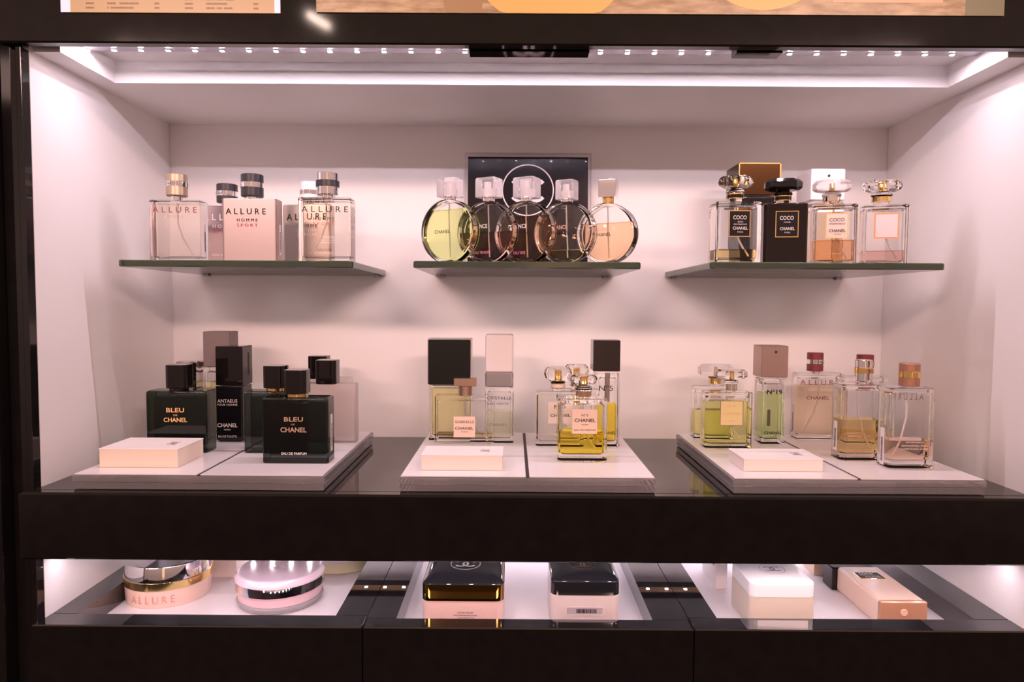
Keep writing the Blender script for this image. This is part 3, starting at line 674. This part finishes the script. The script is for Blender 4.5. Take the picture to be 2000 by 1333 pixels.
FW = mat('frosted_white_glass', (.90, .84, .83), .3, trans=.75, ior=1.2)
for lb, x0, x1, yt, by, cp in (('nearer of the two frosted white black-capped bottles on the left tray', 582, 694, 750, 866, (640, 40, 703, 749)),
                               ('farther of the two frosted white black-capped bottles on the left tray', 575, 683, 738, 852, (623.5, 37, 695, 739))):
    s = B(lb, x0, x1, yt, .020, by=by, group='frosted bottles on the left tray'); s.solid(FW, rv=.003, name='glass_body'); s.cyl('cap', *cp, BPLAST, square=.0055, n=6, bev=.0005)

# ---- middle tray
G = 'golden and clear bottles on the middle tray'
s = B('large bottle of pale yellow perfume with a huge square black cap', 837, 920, 752.5, .030, Y=.862, group=G, ypx=800)
s.shell(liquid=liq('straw_liquid', (.95, .90, .55)), level=760, rv=.003, tube_=False)
c = s.block('cap', 836, 919, 664, 752, .028, mat('black_matte_cap', (.007, .008, .006), .12), rv=.0008)
s.block('cap_shell', 834.5, 920.5, 662, 752, .027, mat('silver_edge', (.7, .64, .66), .3, metal=.8), rv=.0008, parent=c, yo=.0008)
s = B('low wide bottle with a bronze bar cap behind the middle stack of cards', 848, 966, 774, .024, by=866, group=G)
s.shell(liquid=L_SAND, level=843, rv=.0015, t=.003, base=.005)
s.cyl('collar', 909, 27, 754, 774, CHAMP)
b = NB(); (xa, za), (xb, zb) = s.C(887, 738), s.C(931, 754); loft(b, [(zb, xb-xa-.001, .013, .0005), (zb+.0006, xb-xa, .014, .0008), (za-.0006, xb-xa, .014, .0008), (za, xb-xa-.001, .013, .0005)], n=2, off=((xa+xb)/2, 0, 0)); s.link('cap', b, CHAMP)
lb = s.label(886, 928, 814, 855, LABELP)
s.texts([('GABRIELLE', 889, 926, 822, 827, 0), ('CHANEL', 889, 925, 834, 840, 0, 1, .012), ('PARIS', 901, 914, 843, 845, 0)], [mat('brown_label_print', (.10, .04, .03), .5)], parent=lb)
s = B('slim tall bottle with a white cap over a chrome band on the middle tray', 947, 1003, 757, .027, by=868, group=G)
s.shell(liquid=L_PALEG, level=799, rv=.003, t=.003, base=.007, tube_=False)
c = s.block('cap', 948, 1003, 654, 727, .028, WPLAST, rv=.0025, bev=.0015); s.block('chrome_band', 947.5, 1003, 728, 756, .0275, CHROME, rv=.0025, parent=c)
s.texts([('CRISTALLE', 951, 999, 775, 781, 0), ('EAU VERTE', 952, 993, 787, 791, 0), ('CHANEL', 956, 990, 827, 833, 1)], [BTXT, GREYPL])
s = B('clear bottle with a crystal stopper and pale label behind the front gold bottle', 1047, 1140, 765, .026, by=874, group=G)
s.shell(liquid=L_CLEAR, level=772, rv=.004, t=.003, base=.007)
s.stopper(1090, 1064, 1118, 717, 744, CRYSTAL, (1077, 1105, 748, 758), PEACHW)
lb = s.label(1071, 1118, 785, 828, PEACHW)
s.texts([('N°5', 1083, 1104, 791, 799, 0), ("L'EAU", 1088, 1100, 803, 805, 0), ('CHANEL', 1075, 1114, 809, 815, 0, 1, .012)], [BTXT], parent=lb)
s = B('clear bottle with a crystal stopper, farthest back on the middle tray', 1086, 1160, 762, .022, Y=.878, group=G, ypx=800)
s.shell(liquid=L_CLEAR, level=775, rv=.004, t=.003, tube_=False)
s.stopper(1126, 1102, 1150, 712, 740, CRYSTAL, (1114, 1139, 744, 754), CHROME)
s = B('tall slim bottle of amber perfume with a dark brown-black box cap on the middle tray', 1163, 1211, 730, .029, by=875, group=G)
s.shell(liquid=L_YELL, level=784, rv=.002, t=.004, base=.007, tube_=False)
c = s.block('cap', 1159, 1212, 665, 726, .031, mat('brown_black_cap', (.022, .013, .012), .12, spec=.6), rv=.001)
s.cyl('pump', 1186, 10, 728, 785, mat('pump_metal', (.45, .38, .33), .3, metal=.7))
s.texts([('N°5', 1170, 1197, 753, 764, 0), ('CHANEL', 1170, 1203, 843, 849, 0, 1, .012)], [BTXT])
s = B('square bottle half full of bright gold perfume, front of the middle tray', 1090, 1187, 780, .030, by=904, group=G)
s.shell(liquid=L_YELL, level=837, rv=.005, t=.0035, base=.008, top=.005, rb=.002)
s.stopper(1140, 1114, 1168, 732, 752, CRYSTAL, (1125, 1156, 763, 774), CHAMP)
lb = s.label(1118, 1166, 800, 848, LABELP)
s.texts([('N°5', 1136, 1149, 809, 814, 0), ('CHANEL', 1122, 1163, 818, 825, 0, 1, .015), ('PARIS', 1136, 1149, 829, 831, 0), ('EAU DE PARFUM', 1121, 1163, 839, 842, 0)], [mat('brown_black_print', (.045, .02, .018), .5)], parent=lb)

# ---- right tray
G = 'bottles on the right tray'
s = B('clear bottle of yellow-green perfume at the back left corner of the right tray', 1357, 1432, 757, .024, by=859, group=G)
s.shell(liquid=L_LIME, level=793, rv=.003, t=.003, base=.005, tube_=False)
s.stopper(1397, 1372, 1436, 712, 734, FROSTCAP, (1386, 1410, 738, 749), GOLD, style='flat')
s = B('clear bottle full of yellow-green perfume with a square framed label on the right tray', 1378, 1471, 767, .026, by=878, group=G)
s.shell(liquid=L_LIME, level=777, rv=.004, t=.0035, base=.006)
s.stopper(1428, 1400, 1460, 722, 740, CRYSTAL, (1416, 1440, 750, 762), CHROME, style='flat')
lb = s.label(1407, 1451, 783, 832, mat('gold_clear_label', (.74, .62, .30), .3), mat('label_frame', (.35, .24, .12), .3, metal=.5), bw=1.2)
s.texts([('N°19', 1421, 1436, 791, 796, 0), ('CHANEL', 1413, 1446, 806, 811, 0), ('PARFUM', 1417, 1440, 822, 824, 0)], [GTXT], parent=lb)
s = B('tall square bottle of green perfume with a taupe box cap on the right tray', 1488, 1534, 741, .029, by=870, group=G)
s.shell(liquid=L_GREEN, level=760, rv=.002, t=.0035, base=.007, tube_=False)
c = s.block('cap', 1488, 1540, 676, 738, .031, TAUPE, rv=.001)
b = NB(); x, z = s.F(1515, 688); circ(b, [(0, .0017), (.0005, .0017), (.0005, .0011)]); o = s.link('spray_hole', b, DARKGAP, c); o.rotation_euler = (math.pi/2, 0, 0); o.location = (x, -.0156, z)
s.texts([('N°19', 1498, 1527, 761, 771, 0, 1, .02), ('CHANEL', 1492, 1527, 843, 849, 0, 1, .02), ('PARIS', 1504, 1516, 853, 855, 0)], [BTXT])
s.cyl('pump', 1500, 6, 800, 832, GREYPL)
s = B('square bottle of honey perfume with a dark red chrome-ringed cap', 1556, 1650, 730, .020, by=860, group=G)
s.shell(liquid=L_SENS, level=743, rv=.0025, t=.0028, base=.006, tube_=-1)
spray_cap(s, 1592.5, 30, 689, 725, REDCAP, (702, 711), CHROME, letters='CHANEL')
s.texts([('ALLURE', 1563, 1640, 742, 752, 0, 1.6), ('SENSUELLE', 1576, 1619, 759, 764, 1, 1.3), ('CHANEL', 1575, 1619, 774, 781, 2, 1, .015)], [DRTXT, PTXT, DRTXT]); s.barcode(-1, 790, 848)
s = B('clear bottle with a dark red cap hidden behind the chrome-capped bottle', 1644, 1734, 737, .020, Y=.868, group=G, ypx=780)
s.shell(liquid=L_SENS, level=830, rv=.0025, t=.0028, base=.006, tube_=False)
spray_cap(s, 1690, 31, 693, 730, REDCAP, (706, 714), GOLD)
s = B('clear bottle half full of gold perfume with a chrome gold-ringed cap, right tray', 1644, 1728, 752, .028, by=902, group=G)
s.shell(liquid=liq('honey_gold_liquid', (.96, .80, .46)), level=811, rv=.005, t=.0035, base=.008, n=3)
spray_cap(s, 1687, 32, 703, 745, CHROME, (718, 729), GOLD, letters='CHANEL'); s.barcode(-1, 822, 880, wd=.008)
s.texts([('EAU DE PARFUM', 1655, 1700, 845, 848, 0), ('SPRAY NATURAL', 1655, 1702, 851, 854, 0)], [PTXT])
s = B('clear bottle of low peach perfume with a copper cap, front of the right tray', 1738, 1828, 759, .028, by=918, group=G)
s.shell(liquid=liq('light_peach_liquid', (.96, .78, .66)), level=851, rv=.005, t=.0035, base=.009, n=3, tube_=-1)
spray_cap(s, 1777, 37, 710, 754, COPPER, (725, 738), GOLD); s.barcode(-1, 835, 908, wd=.008)
b = NB(); a_, z1 = s.F(1744, 769); c_, z0 = s.F(1803, 782); text(b, 'ALLURE', -c_, -a_, z0, z1, lambda u, v: (-u, -s.d/2-.0004, v), 0, 1.6); s.link('lettering', b, [mat('faded_print', (.16, .11, .09), .5)], smooth=0, recalc=False)
s.texts([('EAU DE PARFUM', 1769, 1802, 863, 866, 0), ('SPRAY NATURAL SPRAY', 1760, 1811, 870, 873, 0), ('FLEURS FLORAL NOTES', 1760, 1811, 876, 879, 0)], [WTXT])

# ---- stacks of loose scent cards, each built as one block
def pile(label, x0, x1, yt, yb, depth, front, side_lines=True, rot=0):
    xm = (x0+x1)/2; p = onZ(xm, yb, ZT); k = mpp(p); W_ = (x1-x0)*k; H = onY(xm, yt, p.y).z-ZT
    t = thing('card_stack', label, 'stack of cards', (p.x, p.y, ZT), rot, 'stacks of scent cards on the trays')
    pg = NB(); box(pg, -W_/2, W_/2, .0004, depth, .0001, H-.0012, bev=.0003); link('lower_cards', pg, front, t)
    tc = NB(); box(tc, -W_/2-.0006, W_/2+.0006, -.0002, depth+.0002, H-.0011, H, bev=.0003); c = link('top_card', tc, PAPER, t)
    e = NB(); text(e, 'CHANEL', W_*.22, W_*.34, depth*.35, depth*.62, lambda u, v: (u, v, H+.0002), 0); link('lettering', e, GREYPL, c, smooth=0, recalc=False)
def edgemat(name, c1, c2):
    m = mat(name, c1, .7); nt = m.node_tree; tc = nt.nodes.new('ShaderNodeTexCoord'); wv = nt.nodes.new('ShaderNodeTexWave'); wv.bands_direction = 'Z'; wv.inputs['Scale'].default_value = 420; wv.inputs['Distortion'].default_value = 1.5
    r = nt.nodes.new('ShaderNodeValToRGB'); r.color_ramp.elements[0].color = (*c1, 1); r.color_ramp.elements[1].color = (*c2, 1)
    nt.links.new(tc.outputs['Object'], wv.inputs[0]); nt.links.new(wv.outputs[0], r.inputs[0]); nt.links.new(r.outputs[0], nt.nodes['Principled BSDF'].inputs['Base Color']); return m
PG1 = edgemat('warm_lit_card_edges', (.80, .66, .55), (.84, .72, .62)); PG2 = edgemat('faint_warm_lit_card_edges', (.82, .72, .66), (.86, .77, .72))  # warm shop light is tinted into these edge colours, strongest on the left stack
pile('thick white stack of scent cards at the front left of the left tray', 194, 347, 877, 914, .060, PG1)
pile('white stack of scent cards at the front of the middle tray', 823, 981, 889, 920, .045, PG2)
pile('white stack of scent cards at the front of the right tray', 1453, 1607, 897, 922, .052, PG2)

# ---- jars and bottles in the lower compartment
def jar_round(label, cx, px, Yc, parts, group=None):
    p = onY(cx, 1160, Yc); R_ = px/2*mpp(onY(cx, 1160, Yc))*math.sqrt(max(.2, 1-(px/2/FPX)**2)); t = thing('cream_jar', label, 'cream jar', (p.x, Yc, ZI), 0, group)
    par = None
    for name, lv, m, child in parts:
        b = NB(); circ(b, [(z, R_*r) for z, r in lv], n=16); o = link(name, b, m, par if child else t, smooth=40)
        if not child: par = o
    return t, R_, p
t, R_, p = jar_round('round beige jar with a chrome lid and gold band in the left drawer', 331, 157, .812, [
    ('jar_body', [(0, .93), (.002, .96), (.020, .98), (.021, .97)], mat('frosted_beige', (.80, .58, .50), .35, sss=.2), False),
    ('lid', [(.0215, .97), (.0218, .985), (.0305, .982), (.0462, .945), (.0475, .935), (.0478, .925)], CHROME, False),
    ('gold_band', [(.0215, 1.003), (.0300, 1.003), (.0302, .99)], GOLD, True)])
b = NB(); text(b, 'ALLURE', -.023, .028, .0065, .0150, lambda u, v: (R_*.985*math.sin(u/R_), -R_*.985*math.cos(u/R_), v), 0, 1.6); link('lettering', b, mat('rose_print', (.62, .30, .22), .5), t, smooth=0, recalc=False)
b = NB(); emblem(b, 0, 0, .007, lambda u, v: (u, v, .0481), circle=.014); link('emblem', b, GREYPL, t, smooth=0, recalc=False)
t, R_, p = jar_round('round pink jar with a translucent lilac lid over a mirror band in the left drawer', 548, 168, .800, [
    ('clear_base', [(0, .90), (.002, .95), (.006, .97), (.008, .95)], mat('clear_thick_base', (.9, .84, .88), .08, trans=.6, ior=1.4), False),
    ('jar_body', [(.0081, .93), (.0195, .95)], mat('rose_cream', (.80, .55, .60), .4, sss=.2), False),
    ('mirror_band', [(.0197, .985), (.030, .955)], CHROME, False),
    ('lid', [(.0302, 1.0), (.0325, 1.0), (.0345, .96), (.0375, .93), (.0385, .88)], mat('lilac_plastic', (.86, .70, .82), .12, coat=.5), False)])
b = NB(); emblem(b, 0, 0, .007, lambda u, v: (u, v, .0388), circle=.014); link('emblem', b, WTXT, t, smooth=0, recalc=False)
t, R_, p = jar_round('pale yellow round jar at the far right of the left drawer', 668, 160, .925, [
    ('jar_body', [(0, .94), (.002, 1), (.015, 1)], mat('pale_yellow_jar', (.82, .76, .50), .3), False), ('lid', [(.0152, 1.0), (.030, 1.0), (.032, .96)], WPLAST, False)])
def jar_square(label, x0, x1, yl0, yl1, Y, parts):
    s = B(label, x0, x1, yl1, (x1-x0)*.00054, Y=Y, Z=ZI, name='cream_jar', cat='cream jar', ypx=1170); s.yl0, s.yl1 = yl0, yl1; return s
def dome(s, m, front=None, dh=.004, name='lid'):
    z0, z1 = s.F(1000, s.yl1)[1], s.F(1000, s.yl0)[1]; w_, d_ = s.w, s.d; b = NB()
    loft(b, [(z0, w_, d_, .009), (z1-.0008, w_, d_, .009), (z1, w_-.001, d_-.001, .009), (z1+dh*.5, w_*.90, d_*.90, .010), (z1+dh*.85, w_*.72, d_*.72, .010), (z1+dh, w_*.45, d_*.45, .01)], n=5)
    return s.link(name, b, m, smooth=50), z0, z1+dh
s = jar_square('square cream jar with a black domed lid and gold front band in the middle drawer', 824, 984, 1143, 1175, .724, None)
s.solid(mat('rose_beige_jar', (.74, .52, .48), .3), rv=.009, name='jar_body')
l_, z0, zt = dome(s, mat('black_lid', (.012, .011, .014), .06, spec=.8), dh=.006)
b = NB(); loft(b, [(z0-.0003, s.w+.0008, s.d+.0008, .0092), (s.F(1000, 1143)[1]-.0008, s.w+.0008, s.d+.0008, .0092)], n=5); s.link('gold_band', b, mat('dark_gold', (.42, .24, .06), .08, metal=1), l_)
b = NB(); emblem(b, 0, 0, .0085, lambda u, v: (u, v, zt+.0002), circle=.017); s.link('emblem', b, WTXT, l_, smooth=0, recalc=False)
s.texts([('BODY CREAM - CREME CORPS', 894, 924, 1196, 1199, 0), ('APPLY AFTER BATH OR SHOWER', 886, 932, 1201, 1204, 0), ('CHANEL PARIS LONDON', 894, 926, 1206, 1208, 0)], [BTXT])
s = jar_square('square frosted jar with a black lid and a grey barcode sticker in the middle drawer', 1076, 1211, 1136, 1163, .724, None)
s.solid(mat('frosted_peach_glass', (.84, .72, .70), .35, trans=.25, sss=.2), rv=.008, name='jar_body')
l_, z0, zt = dome(s, mat('black_lid_two', (.010, .010, .012), .07, spec=.8), dh=.005)
b = NB(); emblem(b, 0, 0, .0075, lambda u, v: (u, v, zt+.0002), circle=.015); s.link('emblem', b, GOLD, l_, smooth=0, recalc=False)
lb = s.label(1106, 1178, 1186, 1202, mat('grey_sticker', (.42, .36, .40), .5), WTXT, bw=.8)
b = NB(); random.seed(5); x = s.F(1126, 1190)[0]; xe = s.F(1165, 1190)[0]; za, zb = s.F(1140, 1198)[1], s.F(1140, 1190)[1]
while x < xe:
    wd = random.choice((.0004, .0007, .001)); quad(b, x, x+wd, za, zb, s.fp(.0006)); x += wd+.0005
s.link('barcode', b, BTXT, lb, smooth=0, recalc=False)
s = jar_square('square jar with a plain white lid and frosted cream body in the right drawer', 1466, 1595, 1138, 1165, .728, None)
s.solid(mat('frosted_cream_glass', (.84, .72, .60), .35, trans=.2, sss=.2), rv=.008, name='jar_body')
l_, z0, zt = dome(s, mat('white_lid', (.86, .83, .84), .15, coat=.3), dh=.003)
b = NB(); emblem(b, 0, 0, .007, lambda u, v: (u, v, zt+.0002), circle=.014); s.link('emblem', b, GREYPL, l_, smooth=0, recalc=False)
s = B('flat beige bottle lying on its back with a small black label, right drawer', 1720, 1812, 1176, .100, Y=.732, Z=ZI, name='lotion_bottle', cat='lotion bottle', ypx=1190)
b = NB(); loft(b, [(-s.d/2+.006, s.w, s.H, .004), (s.d/2-.001, s.w, s.H, .004), (s.d/2, s.w-.003, s.H-.003, .003)], n=4, axis='y', off=(0, 0, s.H/2))
for v in b.verts: v.co.y = -v.co.y
bd = s.link('body', b, mat('beige_plastic', (.84, .62, .50), .3, sss=.1))
b = NB(); box(b, -s.w/2, s.w/2, -s.d/2, -s.d/2+.0058, 0, s.H, bev=.0015); en = s.link('base_end', b, mat('brown_translucent', (.62, .33, .20), .2, trans=.3))
b = NB(); circ(b, [(0, .004), (.001, .0035)]); o = s.link('base_button', b, mat('peach_button', (.8, .5, .38), .3), en); o.rotation_euler = (math.pi/2, 0, 0); o.location = (0, -s.d/2, s.H*.6)
b = NB(); box(b, -.016, .014, .012, .032, s.H+.0001, s.H+.0004, mi=1); box(b, -.0148, .0128, .0132, .0308, s.H+.0004, s.H+.0005, mi=0); lb = s.link('label', b, [BTXT, GOLD], smooth=0)
b = NB(); text(b, 'COCO', -.011, .005, .0245, .029, lambda u, v: (u, v, s.H+.0007), 0, 1, .01); text(b, 'MADEMOISELLE', -.012, .010, .021, .023, lambda u, v: (u, v, s.H+.0007)); text(b, 'CHANEL', -.008, .011, .0145, .0185, lambda u, v: (u, v, s.H+.0007), 0, 1, .01); s.link('lettering', b, WTXT, lb, smooth=0, recalc=False)
b = NB(); box(b, -s.w/2-.006, s.w/2-.004, s.d/2+.0003, s.d/2+.026, 0, s.H*.95, bev=.0012); s.link('cap', b, BPLAST)
def carton(label, x0, x1, yt, Y, d, m, rot=0, code=False):
    s = B(label, x0, x1, yt, d, Y=Y, Z=ZI, name='carton', cat='box', rot=rot, ypx=1110); s.solid(m, rv=.001, rb=.0008, name='box_body', n=2); return s
carton('white carton partly visible between the two round jars in the left drawer', 405, 462, 1075, .860, .040, PEACHW)
s = carton('white carton with a barcode beside the white-lidded jar in the right drawer', 1398, 1421, 1085, .835, .060, WPLAST)
b = NB()
for i in range(7): q = -.024+i*.0028; b.faces.new([b.verts.new(pq) for pq in ((-s.w/2-.0003, q, s.H*.62), (-s.w/2-.0003, q+.0014, s.H*.62), (-s.w/2-.0003, q+.0014, s.H*.9), (-s.w/2-.0003, q, s.H*.9))])
s.link('barcode', b, BTXT, smooth=0, recalc=False)
carton('beige carton at the back of the right drawer behind the white-lidded jar', 1590, 1672, 1080, .880, .035, mat('beige_carton', (.76, .58, .44), .5))
